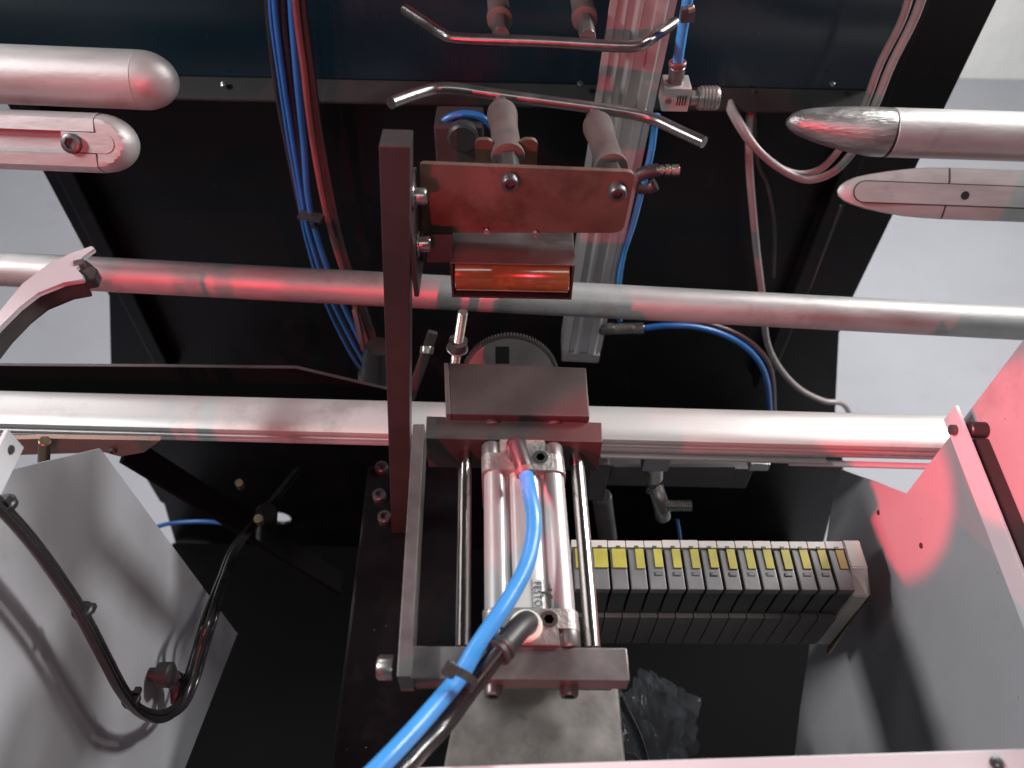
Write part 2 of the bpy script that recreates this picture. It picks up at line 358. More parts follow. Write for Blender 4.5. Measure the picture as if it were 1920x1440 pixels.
# ================================================================== curved arm tip at left
zt = 1.05
outer = [(-60,640),(0,585),(40,532),(90,494),(135,474),(172,460),(178,466)]
inner = [(150,483),(158,490),(140,503),(155,514),(158,524),(120,528),(70,548),(35,575),(0,612),(-60,690)]
ca = thing('curved_arm', 'curved pink-lit metal arm with a notched broken tip over the pipe', 'arm', P(100, 515, z=zt))
obj('arm', prism([P(*q, z=zt) for q in outer+inner], (0,0,-.0035), .0006), 'guard_paint', ca)
ib = [(150,486),(140,503),(154,514),(156,524),(120,528),(70,548),(35,575),(0,612),(-60,690)]; ob = [(-60,660),(0,600),(45,545),(95,508),(135,490)]
obj('arm_underside', prism([P(*q, z=zt-.0037) for q in ob+ib], (0,0,-.016), .0006), 'bar_dark', ca)  # underside of the arm as a separate piece, shade put into its colour
c = P(150, 497, z=zt-.002); obj('square_nut', beam(c-Z*.006, c+Z*.003, .0055, .007, up=(1,.4,0)), 'steel', ca)
pts = [P(160,486,z=zt-.003), P(183,505,z=zt-.003), P(178,522,z=zt-.003), P(158,527,z=zt-.003), P(140,510,z=zt-.003)]
obj('end_block', prism(pts, (0,0,-.008), .0006), 'bar_dark', ca)

# bent black strip
y0 = .425
tp = [P(-200, 684, y=y0), P(0, 686, y=y0), P(300, 688, y=y0), P(556, 691, y=y0), P(735, 733, y=y0)]
bs = nb(); rings(bs, [[p, p+Y*.002, p+Y*.002-Z*.05, p-Z*.05] for p in tp])
st = obj('guide_strip', bs, 'pit', label='thin black bent guide strip between the two long rails at left', cat='strip', smooth=20)
bm = nb(); rings(bm, [[p+V((0,-.0004,.0001)), p+V((0,.0024,.0001)), p+V((0,.0024,.0009)), p+V((0,-.0004,.0009))] for p in tp])
obj('bright_edge', bm, 'steel_dark', st)

# ================================================================== silver mandrels
def mandrel(name, label, A, B, r, cap, capmat, group, holes=None, flat=None):
    pass
# left upper: round nose
def loft(cs, rs, seg=40, bm=None, squash=None):
    bm = bm or nb(); d = (cs[-1]-cs[0]).normalized(); d, s, u = frame(d); rr = []
    for c, r in zip(cs, rs): rr.append([c+(s*math.cos(a)+u*math.sin(a))*r for a in [2*math.pi*k/seg for k in range(seg)]])
    return rings(bm, rr)
def stadium(c, d, up, n, hl0, hl1, hw, th, round_end=1, seg=8):
    """plate with a rounded end in direction d; c centre, lengths hl0 (back) hl1 (front)"""
    pts = [c-d*hl0-up*hw, c+d*(hl1-hw)-up*hw]
    pts += [c+d*(hl1-hw)+d*hw*math.cos(a)+up*hw*math.sin(a) for a in [-math.pi/2+math.pi*i/seg for i in range(1, seg)]]
    pts += [c+d*(hl1-hw)+up*hw, c-d*hl0+up*hw]
    return prism(pts, n*th)
t0 = .50
A = P(-500, 118, t=t0); J = P(268, 150.5, t=t0); T = P(333, 154, t=t0); d = (T-J).normalized(); r = mm(53, t0)
t_ = thing('mandrel_tube', 'silver tube with smooth round nose, upper one at top left', 'tube', J, 'silver round-nosed tubes at left')
obj('tube', loft([A, A.lerp(J,.5), J-d*.0006, J], [r, r, r, r-.0006]), 'silver', t_)
L_ = (T-J).length
obj('nose_cap', loft([J+d*.0004]+[J+d*(L_*math.sin(q)) for q in [math.pi/2*i/10 for i in range(11)]], [r-.001]+[max(r*math.cos(math.pi/2*i/10), .0004) for i in range(11)]), 'silver', t_)
# seam groove under the tube
n = (CAM-J).normalized(); side = d.cross(n).normalized()
if side.z > 0: side = -side
dirn = (n*.55+side*.84).normalized()
obj('seam_bead', cyl(A.lerp(J,.2)+dirn*(r-.0003), J-d*.003+dirn*(r-.0003), .0008, seg=8), 'silver', t_)
# left lower: slotted
A = P(-500, 242, t=t0); J = P(196, 269, t=t0); T = P(257, 272, t=t0); d = (T-J).normalized(); r = mm(54, t0)
t_ = thing('slotted_tube', 'silver slotted tube with bolt in its slot, lower one at top left', 'tube', J, 'silver round-nosed tubes at left')
n = (CAM-J); n = (n-d*n.dot(d)).normalized(); up = n.cross(d).normalized()
if up.z < 0: up = -up
# profile in (up, n): round back, two flat lips towards the viewer, a deep slot between them
def slot_prof(r, a0=35, sw=.36, lip=.62, sd=.28):
    o = [(r*math.cos(math.radians(a)), -r*math.sin(math.radians(a))) for a in range(-a0+0, 181+a0, 9)]
    return o
pr = []
for a in range(-38, 219, 8): pr.append((r*math.cos(math.radians(a)), -r*math.sin(math.radians(a))))
# from the last point (lower lip) across to the first (upper lip), with slot
x1 = pr[-1][0]; n1 = pr[-1][1]; x0 = pr[0][0]; n0 = pr[0][1]
pr += [(-r*.36, n1+.0006), (-r*.36, n1-.007), (r*.36, n0-.007), (r*.36, n0+.0006)]
bm = rings(nb(), [[A+up*a+n*b for a, b in pr], [J+up*a+n*b for a, b in pr]])
obj('tube', bm, 'silver', t_, smooth=25)
L_ = (T-J).length
rr2 = []
for i in range(13):
    q = math.pi/2*i/12; rq = max((r-.0005)*math.cos(q), .0006); cc_ = J+d*(.0004+L_*math.sin(q))
    rr2.append([cc_+up*rq*math.cos(a)+n*min(rq*math.sin(a), n1-.0002) for a in [2*math.pi*k/48 for k in range(48)]])
obj('nose_cap', rings(nb(), rr2), 'silver', t_, smooth=24)
cc = J+n*(n1-.0042)
obj('slot_tongue', stadium(cc-d*.004, d, up, n, .017, .016, r*.33, .0045), 'silver', t_)
c = P(155, 279, t=t0)-n*.0; c = cc+d*((P(155,279,t=t0)-J).dot(d))+up*(-.001)+n*.0045
obj('bolt', socket_screw(c, n, .0062, .0035), 'bolt', t_)
# right upper: bullet nose
t1 = .66
A = P(2500, 276, t=t1); J = P(1665, 248.5, t=t1); d = (J-A).normalized(); r = mm(44.5, t1)
t_ = thing('bullet_tube', 'silver tube with scuffed bullet nose, upper one at right', 'tube', J, 'silver bullet-nosed tubes at right')
obj('tube', loft([A, A.lerp(J,.5), J-d*.0008, J], [r, r, r, r-.0008]), 'silver', t_)
tip = [(1662,248.5,44.5),(1640,247.5,44.5),(1600,243,41),(1560,238,36),(1525,233,29.5),(1500,230,23),(1484,228,15),(1476,228,7),(1474,228,.6)]
obj('nose_cap', loft([P(a,b,t=t1) for a,b,_ in tip], [mm(q,t1) for _,_,q in tip]), 'silver_rough', t_)
obj('joint_ring', loft([J-d*.0003, J+d*.0012], [r*.975]*2), 'gap', t_)
# right lower: bullet nose with inlay strip
A = P(2500, 390, t=t1); J = P(1768, 363, t=t1); d = (J-A).normalized(); r = mm(47, t1)
t_ = thing('inlaid_tube', 'silver bullet tube with flat inlaid strip and small hole, lower one at right', 'tube', J, 'silver bullet-nosed tubes at right')
n = V((0,-.80,.6)); n = (n-d*n.dot(d)).normalized(); up = n.cross(d).normalized()
if up.z < 0: up = -up
def hullprof(r, k=1.0):
    o = [(r*math.cos(math.radians(a)), -r*math.sin(math.radians(a))) for a in range(-4, 185, 8)]
    return o+[(-r*.97, r*.28), (-r*.52, r*.42), (r*.52, r*.42), (r*.97, r*.28)]
def hull(cs, rs): return rings(nb(), [[c+up*a+n*b for a, b in hullprof(q)] for c, q in zip(cs, rs)])
obj('tube', hull([A, A.lerp(J,.5), J], [r]*3), 'silver', t_, smooth=30)
tip = [(1764,363,46.5),(1740,362,46.3),(1700,361,43.5),(1660,360,38),(1625,359,31.5),(1600,358,25),(1584,358,18),(1574,358,10),(1570,358,1)]
obj('nose_cap', hull([P(a,b,t=t1) for a,b,_ in tip], [mm(q,t1) for _,_,q in tip]), 'silver', t_, smooth=30)
obj('joint_ring', hull([J-d*.0004, J+d*.0022], [r*.965]*2), 'gap', t_)
cen = P(1640, 361, t=t1)
inl = r*.42
c0 = P(1760, 364, t=t1)+n*(inl-.0005)
fl = (P(1592,359,t=t1)-P(1760,364,t=t1)).dot(d)
obj('inlay_gap', stadium(c0-up*.0004, d, up, n, .36, fl, r*.43, .0011), 'gap', t_)
obj('inlay_strip', stadium(c0-up*.0004, d, up, n, .36, fl-.0006, r*.39, .0017), 'silver', t_)
hcn = P(1797, 371, t=t1); q = (hcn-c0); c = c0+d*q.dot(d)-up*.0006+n*.0017
obj('strip_hole', cyl(c-n*.0005, c+n*.0003, .0036, seg=18), 'hole', t_)

# ================================================================== vertical arm with plate and roller
YB = .330
g = thing('gripper_arm', 'dark square bar carrying a brownish plate, bent rod and amber roller', 'gripper arm', P(750, 985, y=YB))
tL, tR = P(710, 274, y=YB), P(769, 276, y=YB); bL, bR = P(734, 1000, y=YB), P(768, 1000, y=YB)
th = .0155
bm = hexa([tL, tR, tR+Y*th, tL+Y*th, bL, bR, bR+Y*th, bL+Y*th], .0007)
obj('square_bar', bm, 'bar_dark', g)
YP = .368
q = [P(787, 307, y=YP), P(1192, 323, y=YP), P(1168, 437, y=YP), P(790, 436, y=YP)]
# rounded corners of the plate
def round_poly(pts, rads, n=5):
    out = []; m = len(pts)
    for i in range(m):
        p = pts[i]; a = (pts[i-1]-p).normalized(); b = (pts[(i+1)%m]-p).normalized(); r = rads[i]
        for k in range(n+1):
            t = k/n; s0 = p+a*r; s1 = p+b*r
            out.append(s0*(1-t)**2+p*2*t*(1-t)+s1*t*t)
    return out
pl_ = obj('mounting_plate', prism(round_poly(q, [.002,.005,.006,.002]), (0,.003,0), .0003), 'steel_plate', g)
# folded flange along the bar
zt_, zb_ = P(787,330,y=YP).z, P(787,482,y=YP).z
xq = P(779, 400, y=.35).x
f2 = obj('side_flange', aabox(xq-.0030, xq, YB+.002, YP+.003, zb_, zt_+.004, .0008), 'bar_dark', g)
for py, px in ((368, 786), (457, 786)):
    c = P(px, py, x=xq+.0002); c.y = .348; c = V((xq+.0002, .346, P(px, py, y=.346).z))
    w = obj('washer', cyl(c, c+X*.0012, .0075, seg=28, bev=.0002), 'bolt_bright', g)
    obj('cap_bolt', socket_screw(c+X*.0013, X, .0046, .0062), 'bolt_bright', g)
# dark bracket behind lower bolt
obj('bracket_block', hexa([P(800,440,y=.352),P(850,440,y=.352),P(850,440,y=.366),P(800,440,y=.366),P(800,492,y=.352),P(848,492,y=.352),P(848,492,y=.366),P(800,492,y=.366)], .0006), 'bar_dark', g)
# roller housing: folded sheet open to the front
YH = .348; hx0, hx1 = P(845, 520, y=YH).x, P(1076, 520, y=YH).x
hz1, hz0 = P(960, 494, y=YH).z, P(960, 557, y=YH).z
yh1 = YP+.003+.030; s_ = .0016
slope = (P(1076,500,y=YH).z-P(845,494,y=YH).z)*.0
h = obj('roller_housing', rings(nb(), [[V((x,yy,z)) for x,z in zip(*zz)] for yy, zz in ()]) if False else aabox(hx0, hx1, YH, YP+.028, hz1-s_, hz1, .0007), 'steel', g)
obj('side_cheek', aabox(hx0, hx0+s_, YH+.0002, YP+.028, hz0, hz1-s_+.0003, .0005), 'steel_dark', g)
obj('side_cheek', aabox(hx1-s_, hx1, YH+.0002, YP+.028, hz0, hz1-s_+.0003, .0005), 'steel_dark', g)
obj('bottom_lip', aabox(hx0, hx1, YH, YP+.028, hz0-s_*.9, hz0, .0005), 'steel_dark', g)
zc = (hz0+hz1)/2-.0008; rr_ = (hz1-hz0)/2-.0022
rr_ += .0006; x0, x1 = hx0+s_+.001, hx1-s_-.001; xm = x0+(x1-x0)*.33
obj('roller', lathe((x0, YH-.0035+rr_, zc), X, [(0,rr_-.0005),(.0005,rr_),(xm-x0-.0002,rr_),(xm-x0,rr_-.0001),(xm-x0+.0002,rr_),(x1-x0-.0005,rr_),(x1-x0,rr_-.0005)], 40), 'amber', g, label='glossy amber roller inside the sheet housing')
for px, py in ((912, 432), (1004, 437)):
    c = P(px, py, y=YP-.0002); obj('plate_screw', socket_screw(c, -Y, .0024, .002), 'bolt_bright', g)
# standoffs
def standoff(pa, pb, yb, par, zz):
    A = P(*pa, y=YP); c = A.copy()
    so = obj('cap_bolt', socket_screw(A, -Y, .0052, .0065), 'bolt', par)
    A2 = A+Y*.003; E = P(*pb, y=yb); d = (E-A2).normalized(); l = (E-A2).length
    sl = obj('standoff', hexbar(A2, A2+d*l*.34, .0062), 'steel_dark', par)
    obj('sleeve', lathe(A2+d*l*.20, d, [(0,.0075),(.0006,.0098),(.004,.0100),(.0075,.0088),(l*.40,.0085),(l*.58,.0098),(l*.62,.0094),(l*.64,.007)], 28), 'sleeve', sl)
    obj('rod_end', hexbar(A2+d*l*.80, E+d*.001, .0055), 'steel', sl)
YR = .466
standoff((957, 336), (938, 189), YR, g, 0); standoff((1157, 354), (1113, 213), YR, g, 0)
rp = [P(733, 193, y=.435), P(775, 178, y=.452), P(812, 168, y=.464), P(850, 166, y=YR), P(935, 178, y=YR), P(1120, 203, y=YR), P(1195, 215, y=YR), P(1232, 226, y=.462), P(1270, 244, y=.45), P(1320, 267, y=.435)]
obj('bent_rod', tube(rp, .0038, 16), 'rod_steel', g)
# bracket ears behind the first standoff
for px in (908, 990):
    c = P(px, 290, y=.40); pts = [c+V((a,0,b)) for a, b in rounded(.011, .02, .004)]
    obj('bracket_ear', prism(pts, (0,.003,0)), 'steel_plate', g)
# counter jaw above
g2 = thing('counter_jaw', 'upper bent steel rod on two posts at the top centre', 'gripper jaw', P(940, 70, y=.55))
YQ = .548
rp = [P(760, 18, y=.60), P(800, 44, y=.575), P(832, 65, y=.553), P(866, 73, y=YQ), P(1020, 79, y=YQ), P(1172, 87, y=YQ), P(1208, 80, y=.553), P(1235, 62, y=.57), P(1265, 42, y=.59)]
obj('bent_rod', tube(rp, .0042, 16), 'rod_steel', g2)
for (ax, ay), (bx, by) in (((940, 66), (934, 6)), ((1102, 70), (1090, 0))):
    A = P(ax, ay, y=YQ+.003); B = P(bx, by, y=YQ+.075); d = (B-A).normalized()
    po = obj('post', hexbar(A, A+d*.045, .0062), 'steel', g2)
    obj('sleeve', lathe(A+d*.032, d, [(0,.007),(.001,.0096),(.008,.0098),(.014,.0086),(.07,.0086),(.071,.007)], 28), 'sleeve', po)

# dark solenoid block with blue arc hose behind the plate
sb_ = thing('solenoid_block', 'dark block behind the plate under a small blue hose arc', 'valve', P(860, 300, y=.52))
obj('body', aabox(P(815,270,y=.52).x, P(905,270,y=.52).x, .52, .55, P(860,330,y=.52).z, P(860,238,y=.52).z, .002), 'bar_dark', sb_)
obj('coil', cyl(P(868,262,y=.515), P(868,262,y=.515)+Y*.01, .012), 'rubber', sb_)
obj('blue_arc_hose', tube([P(822,240,y=.53), P(840,222,y=.53), P(872,214,y=.53), P(905,222,y=.53), P(930,250,y=.53)], .003), 'blue_shaded', label='short blue hose arching behind the left standoff', cat='hose')

# ================================================================== gear, stud, linkage between the rails
c = P(957, 712, y=.412); NT = 96; ro = .0405
bm = nb(); ring = []
for i in range(NT*4):
    a = 2*math.pi*i/(NT*4); k = i % 4; q = ro if k in (0, 1) else ro-.0013
    ring.append((math.cos(a)*q, math.sin(a)*q))
nrm = V((0,-.93,.37)).normalized(); gu = V((0,.37,.93)).normalized()
rings(bm, [[c+X*a+gu*b for a, b in ring], [c+X*a+gu*b-nrm*.006 for a, b in ring]])
ge = thing('toothed_wheel', 'toothed steel wheel half hidden behind the dark clamp jaw', 'gear', c)
obj('toothed_rim', bm, 'steel_dark', ge, smooth=30)
obj('face_disc', lathe(c-nrm*.001, nrm, [(0,.0372),(.0018,.0372),(.002,.036),(.002,.008),(.004,.008),(.004,.0)], 64), 'steel', ge)
obj('hub_key', beam(P(942, 650, y=.395), P(942, 682, y=.385), .0105, .008, up=Y), 'pit', ge)
sd = thing('threaded_stud', 'thin threaded stud with nut left of the toothed wheel', 'stud', P(850, 705, y=.43))
A, B = P(868, 585, y=.43), P(848, 712, y=.43); l = (B-A).length; d = (B-A).normalized()
pf = []; k = 0.0
while k < l: pf += [(k, .0034), (k+.0006, .0040)]; k += .0012
obj('stud', lathe(A, d, pf, 14), 'zinc', sd)
obj('nut', hexbar(A+d*l*.40, A+d*l*.50, .0085), 'bar_dark', sd); obj('washer', cyl(A+d*l*.505, A+d*l*.52, .009), 'steel', sd)
lk = thing('link_rod', 'slanted dark link with a shiny joint right of the square bar', 'linkage', P(770, 760, y=.42))
obj('rod', beam(P(812, 622, y=.44), P(762, 768, y=.41), .008, .006, up=Y), 'steel_dark', lk)
obj('joint', hexbar(P(801, 650, y=.43), P(800, 664, y=.425), .0058), 'zinc', lk)
dp = thing('support_post', 'dim grey support post left of the square bar between the rails', 'post', P(705, 760, y=.5))
obj('post', lathe(P(705, 740, y=.50), P(712, 600, y=.50)-P(705, 740, y=.50), [(0,.019),(.03,.019),(.032,.016),(.06,.015),(.075,.012)], 24), 'bar_dark', dp)
obj('pale_web', beam(P(665, 578, y=.47), P(682, 655, y=.46), .004, .007, up=Y), 'steel', dp)

# ================================================================== clamp jaw, slide frame, cylinder
ZT = 1.042
cj = thing('clamp_jaw', 'dark steel clamp jaw box in front of the toothed wheel', 'clamp jaw', P(970, 780, z=ZT-.04))
q = [P(846, 776, z=ZT), P(1106, 781, z=ZT), P(1099, 689, z=ZT), P(842, 680, z=ZT)]
obj('jaw_body', hexa(q+[q[0]-Z*.006, q[1]-Z*.006, q[2]-Z*.045, q[3]-Z*.045], .0010), 'steel_dark', cj)
xl0 = q[0].x; obj('left_cheek', hexa([q[0]-X*.0032, q[0]-X*.0002, q[3]-X*.0002, q[3]-X*.0032, q[0]-X*.0032-Z*.03, q[0]-X*.0002-Z*.03, q[3]-X*.0002-Z*.045, q[3]-X*.0032-Z*.045], .0006), 'steel', cj)
obj('lower_body', hexa([a-Z*.0062+Y*b for a, b in zip(q, (.009,.009,-.001,-.001))]+[a-Z*.045+Y*b for a, b in zip(q, (.009,.009,-.001,-.001))], .0005), 'bar_dark', cj)
for px in (926, 1040):
    A = P(px, 778, z=ZT-.010); obj('guide_pin', cyl(A+Y*.006, A-Y*.010, .0058), 'bar_dark', cj)
sf = thing('slide_frame', 'steel slide frame of two end blocks, guide rods and side bar around the cylinder', 'slide frame', P(970, 1275, z=1.0))
zb = 1.036
q = [P(797, 822, z=zb), P(1130, 829, z=zb), P(1128, 792, z=zb), P(800, 780, z=zb)]
obj('front_block', hexa(q+[a-Z*.030 for a in q], .0006), 'steel_dark', sf)
za = 1.040
q = [P(764, 1272, z=za), P(1181, 1276, z=za), P(1175, 1215, z=za), P(770, 1211, z=za)]
obj('rear_block', hexa(q+[a-Z*.012 for a in q], .0005), 'steel', sf)
q2 = [p+V((.002 if i in (0,3) else -.006, .0025 if i < 2 else 0, -.0122)) for i, p in enumerate(q)]
obj('rear_step', hexa(q2+[a-Z*.010 for a in q2], .0005), 'steel', sf)
A, B = P(784, 792, z=1.047), P(756, 1268, z=1.047)
obj('side_bar', beam(A, B, .0070, .022, bev=.0004).copy() if False else hexa([P(744,1268,z=1.05), P(770,1268,z=1.05), P(796,795,z=1.05), P(774,795,z=1.05)]+[p-Z*.020 for p in (P(744,1268,z=1.05), P(770,1268,z=1.05), P(796,795,z=1.05), P(774,795,z=1.05))], .0004), 'steel', sf)
c = P(742, 1252, z=1.036); obj('side_bolt', socket_screw(c-X*.001, -X, .0058, .0075), 'bolt_bright', sf)
obj('guide_rod', cyl(P(873, 826, z=1.022), P(868, 1216, z=1.022), .0039), 'chrome', sf)
obj('guide_rod', cyl(P(1079, 832, z=1.022), P(1112, 1218, z=1.022), .0041), 'chrome', sf)
for px in (926, 1066):
    c = P(px, 1274, z=za-.010); obj('block_bolt', socket_screw(c, -Y, .0045, .008), 'bolt', sf)

pc = thing('air_cylinder', 'silver compact air cylinder lying between the guide rods', 'air cylinder', P(990, 1010, z=1.0))
cA, cB = P(983, 880, z=ZT), P(995, 1142, z=ZT)       # top centre line of the barrel
drop = .0225
ax = (cB-cA).normalized()
half = [(-22.6,0),(-22.6,14),(-22.0,18),(-20,21),(-16.5,22.5),(-13,21.8),(-11.2,20),(-10.6,17.6),(-8.6,17.4),(-7.6,19.4),(-5.5,20.6),(0,20.9),(5.5,20.6),(7.6,19.4),(8.6,17.4),(10.6,17.6),(11.2,20),(13,21.8),(16.5,22.5),(20,21),(22,18),(22.6,14),(22.6,0)]
prof = [(a/1000, b/1000) for a, b in half]+[(a/1000, -b/1000) for a, b in half[::-1][1:-1]]
bar = obj('barrel', extrude(cA-Z*drop, cB-Z*drop, prof), 'alu', pc, smooth=50)
def endcap(A, B, near):
    w = .0236; c = .0068; k = .0205
    # block with bolt recesses cut into its corners
    main = [(-w+.003,.023),(-w,.020),(-w,-.023),(w,-.023),(w,.020),(w-.003,.023)]
    bmx = nb(); l = (B-A).length
    inner = A.lerp(B, .55)
    rings(bmx, [[A-Z*drop+X*x+Z*z for x, z in rounded(2*w, .0465, .006)], [inner-Z*drop+X*x+Z*z for x, z in rounded(2*w, .0465, .006)]])
    t = [(-.0125,.0232),(.0125,.0232),(.0155,.014),(.0232,.0125),(.0232,-.0125),(.0155,-.014),(.0125,-.0232),(-.0125,-.0232),(-.0155,-.014),(-.0232,-.0125),(-.0232,.0125),(-.0155,.014)]
    rings(bmx, [[inner-Z*drop+X*x+Z*z for x, z in t], [B-Z*drop+X*x+Z*z for x, z in t]])
    e = obj('end_cap', bmx, 'cast', pc, smooth=35)
    for sx in (-1, 1):
        for sz in (-1, 1):
            p = inner-Z*drop+X*sx*.0178+Z*sz*.0172
            obj('cap_nut', socket_screw(p, (B-inner), .0056, (B-inner).length*.98), 'steel', e)
    return e
e1 = endcap(P(982.5, 882, z=ZT), P(979, 826, z=ZT), 0)
e2 = endcap(P(995, 1141, z=ZT), P(999, 1209, z=ZT), 1)
for (px, py), e in (((1013, 857), e1), ((1029, 1161), e2)):
    c = P(px, py, z=ZT+.0008)
    obj('port', lathe(c-Z*.0008, Z, [(0,.0052),(.0009,.0052),(.001,.0049),(.0009,.0042)], 28), 'cast', e)
    obj('port_socket', lathe(c, Z, [(0,.0043),(.00035,.0043),(.0004,.0028),(.0001,.0025)], 24, hexr=(2,3)), 'gap', e)
# fitting far end
c = P(968, 853, z=ZT)
ft = obj('elbow_fitting', cyl(c, c+Z*.011, .0058), 'rubber', pc)
c2 = c+Z*.009; obj('elbow_body', tube([c2-Z*.004, c2+Z*.0005, P(979, 864, z=ZT+.010), P(985, 886, z=ZT+.009)], .0050, 18), 'rubber', ft)
obj('collar', cyl(P(983,878,z=ZT+.0095), P(987, 892, z=ZT+.009), .0056), 'sleeve', ft)
# fitting near end
c = P(986, 1176, z=ZT)
rg = obj('sealing_ring', lathe(c, Z, [(0,.0078),(.0022,.0080),(.003,.0072),(.003,.0)], 30), 'ptfe', pc)
ft = obj('elbow_fitting', cyl(c, c+Z*.007, .0056), 'rubber', pc)
B1 = P(930, 1228, t=.343)
obj('elbow_body', tube([c+Z*.002, c+Z*.0055, (c+Z*.008).lerp(B1,.30), (c+Z*.009).lerp(B1,.92)], .0056, 20), 'rubber', ft)
dd = (B1-c-Z*.012).normalized(); m1 = (c+Z*.012).lerp(B1,.9)
obj('collar', lathe(m1-dd*.004, dd, [(0,.006),(.0008,.0068),(.0025,.0068),(.003,.0061),(.0038,.0061),(.0042,.0067),(.0056,.0067),(.006,.0055)], 28), 'rubber', ft)
# sticker and lettering
sc = P(984, 1118, z=ZT)
obj('sticker', hexa([P(960,1139,z=ZT-.0013), P(1019,1139,z=ZT-.0013), P(1016,1087,z=ZT-.0013), P(966,1087,z=ZT-.0013)]+[p-Z*.0003 for p in (P(960,1139,z=ZT-.0013), P(1019,1139,z=ZT-.0013), P(1016,1087,z=ZT-.0013), P(966,1087,z=ZT-.0013))]), 'sticker', pc)
def text_mesh(s, size, origin, xd, yd):
    cu = bpy.data.curves.new('txt', 'FONT'); cu.body = s; cu.size = size; cu.extrude = .00005; cu.space_character = 1.12
    to = bpy.data.objects.new('txt', cu); S.collection.objects.link(to)
    dg = bpy.context.evaluated_depsgraph_get(); me = bpy.data.meshes.new_from_object(to.evaluated_get(dg))
    bm = nb(); bm.from_mesh(me); bpy.data.objects.remove(to)
    xd, yd = V(xd).normalized(), V(yd).normalized(); zd = xd.cross(yd)
    for v in bm.verts: v.co = V(origin)+xd*v.co.x+yd*v.co.y+zd*v.co.z
    return bm
o0 = P(1000.5, 1090, z=ZT-.0009); o1 = P(1002.5, 1137, z=ZT-.0009)
xd = (o1-o0); bm = text_mesh('FESTO', .0052, o0, xd, Z.cross(xd))
mx = max((v.co-o0).dot(xd.normalized()) for v in bm.verts); k = xd.length/mx; xn = xd.normalized()
for v in bm.verts: q = (v.co-o0).dot(xn); v.co += xn*(q*k-q)
obj('lettering', bm, 'print', pc, smooth=10)
yn = Z.cross(xd).normalized()
for s0 in (-.0011, .0046):
    obj('label_line', beam(o0+yn*s0-xn*.001, o1+yn*s0+xn*.001, .0003, .0002, bev=0), 'print', pc)
for (px, py, a) in ((1020, 1112, .5), (1034, 1106, 1.2), (1035, 1120, 1.5)):
    c = P(px, py, z=ZT-.0017 if px < 1030 else ZT-.003); pts = [c+V((math.cos(q)*.0018*(1+.5*math.sin(3*q+a)), math.sin(q)*.001*(1+.4*math.cos(2*q)), .0006)) for q in [i*.5236 for i in range(12)]]
    obj('ink_mark', prism(pts, (0,0,-.0008)), 'gap', pc)

# hoses on the cylinder
bl = [P(985,884,z=ZT+.0092), P(992,920,t=.402), P(1000,965,t=.392), P(999,1010,t=.384), P(987,1060,t=.374), P(962,1110,t=.363), P(930,1160,t=.352), P(893,1215,t=.342), P(862,1268,t=.334), P(815,1325,t=.322), P(762,1385,t=.308), P(700,1450,t=.294), P(560,1590,t=.27)]
obj('blue_air_hose', tube(bl, .0040, 18, 8), 'blue', label='thick bright blue air hose curving down over the cylinder', cat='hose')
bk_ = [P(940,1217,t=.344), P(905,1262,t=.340), P(872,1306,t=.336), P(830,1362,t=.326), P(785,1408,t=.312), P(738,1460,t=.299), P(620,1570,t=.28)]
obj('black_air_hose', tube(bk_, .0043, 18, 8), 'black_hose', label='thick black air hose running beside the blue one', cat='hose')
tc = thing('cable_tie', 'black cable tie binding the blue and black hoses together', 'cable tie', P(866, 1276, t=.33))
A, B = P(846, 1257, t=.326), P(884, 1283, t=.328); tt = (P(862,1268,t=.334)-P(893,1215,t=.342)).normalized()
d_ = (B-A).normalized()
loop = [A+d_*(l*.5+.5)*(B-A).length for l in (-1,)]
mid = (A+B)/2+ (A+B-2*CAM).normalized()*.0025; wv = (B-A)/2; nv = wv.cross(tt).normalized()
ringp = [mid+wv*1.12*math.cos(a)+nv*.0062*math.sin(a) for a in [2*math.pi*i/20 for i in range(20)]]
bm = nb(); rr = []
for i, p in enumerate(ringp): o_ = (p-mid).normalized(); rr.append([p-tt*.0018, p+tt*.0018, p+tt*.0018+o_*.0009, p-tt*.0018+o_*.0009])
rings(bm, rr+[rr[0]], False, False); bmesh.ops.remove_doubles(bm, verts=bm.verts, dist=1e-6)
obj('band', bm, 'rubber', tc)
hA = mid-wv*1.1+(CAM-mid).normalized()*.003
obj('head', beam(hA-tt*.003, hA+tt*.003, .0055, .0045, up=nv), 'rubber', tc)

# housing under the slide
zc = .992
q = [P(815, 1520, z=zc), P(1182, 1520, z=zc), P(1160, 1284, z=zc), P(862, 1284, z=zc)]
mh = thing('steel_housing', 'stained grey steel housing below the slide frame at the bottom', 'housing', (q[0]+q[1])/2-Z*.08)
obj('cover', hexa(q+[a-Z*.085 for a in q], .0022, seg=3), 'cover', mh)
c = P(982, 1341, z=zc+.0003); obj('dimple', lathe(c-Z*.0006, Z, [(0,.0024),(.0005,.0024),(.0003,.0012)], 14), 'cast', mh)

# ================================================================== valve terminal
zv = .865
vA, vB = P(1104, 1014, z=zv), P(1578, 1017, z=zv)
ux = (vB-vA).normalized(); uy = Z.cross(ux); NV = 14; pitch = (vB-vA).length/NV
yf = P(1340, 1106, z=zv).y; ys = P(1340, 1030, z=zv).y; yb = P(1340, 1016, z=zv).y
dep = yb-yf; strip = yb-ys
vt = thing('valve_terminal', 'row of grey valve slices with yellow tabs below the rail', 'valve terminal', (vA+vB)/2-Z*.1)
def vb(u0, u1, y0, y1, z0, z1, bev=.0005):
    o = vA; pt = lambda u, y, z: V((o.x, o.y, 0))+ux*u-uy*(dep-y)+Z*z
    return hexa([pt(u0,y0,z1),pt(u1,y0,z1),pt(u1,y1,z1),pt(u0,y1,z1),pt(u0,y0,z0),pt(u1,y0,z0),pt(u1,y1,z0),pt(u0,y1,z0)], bev)
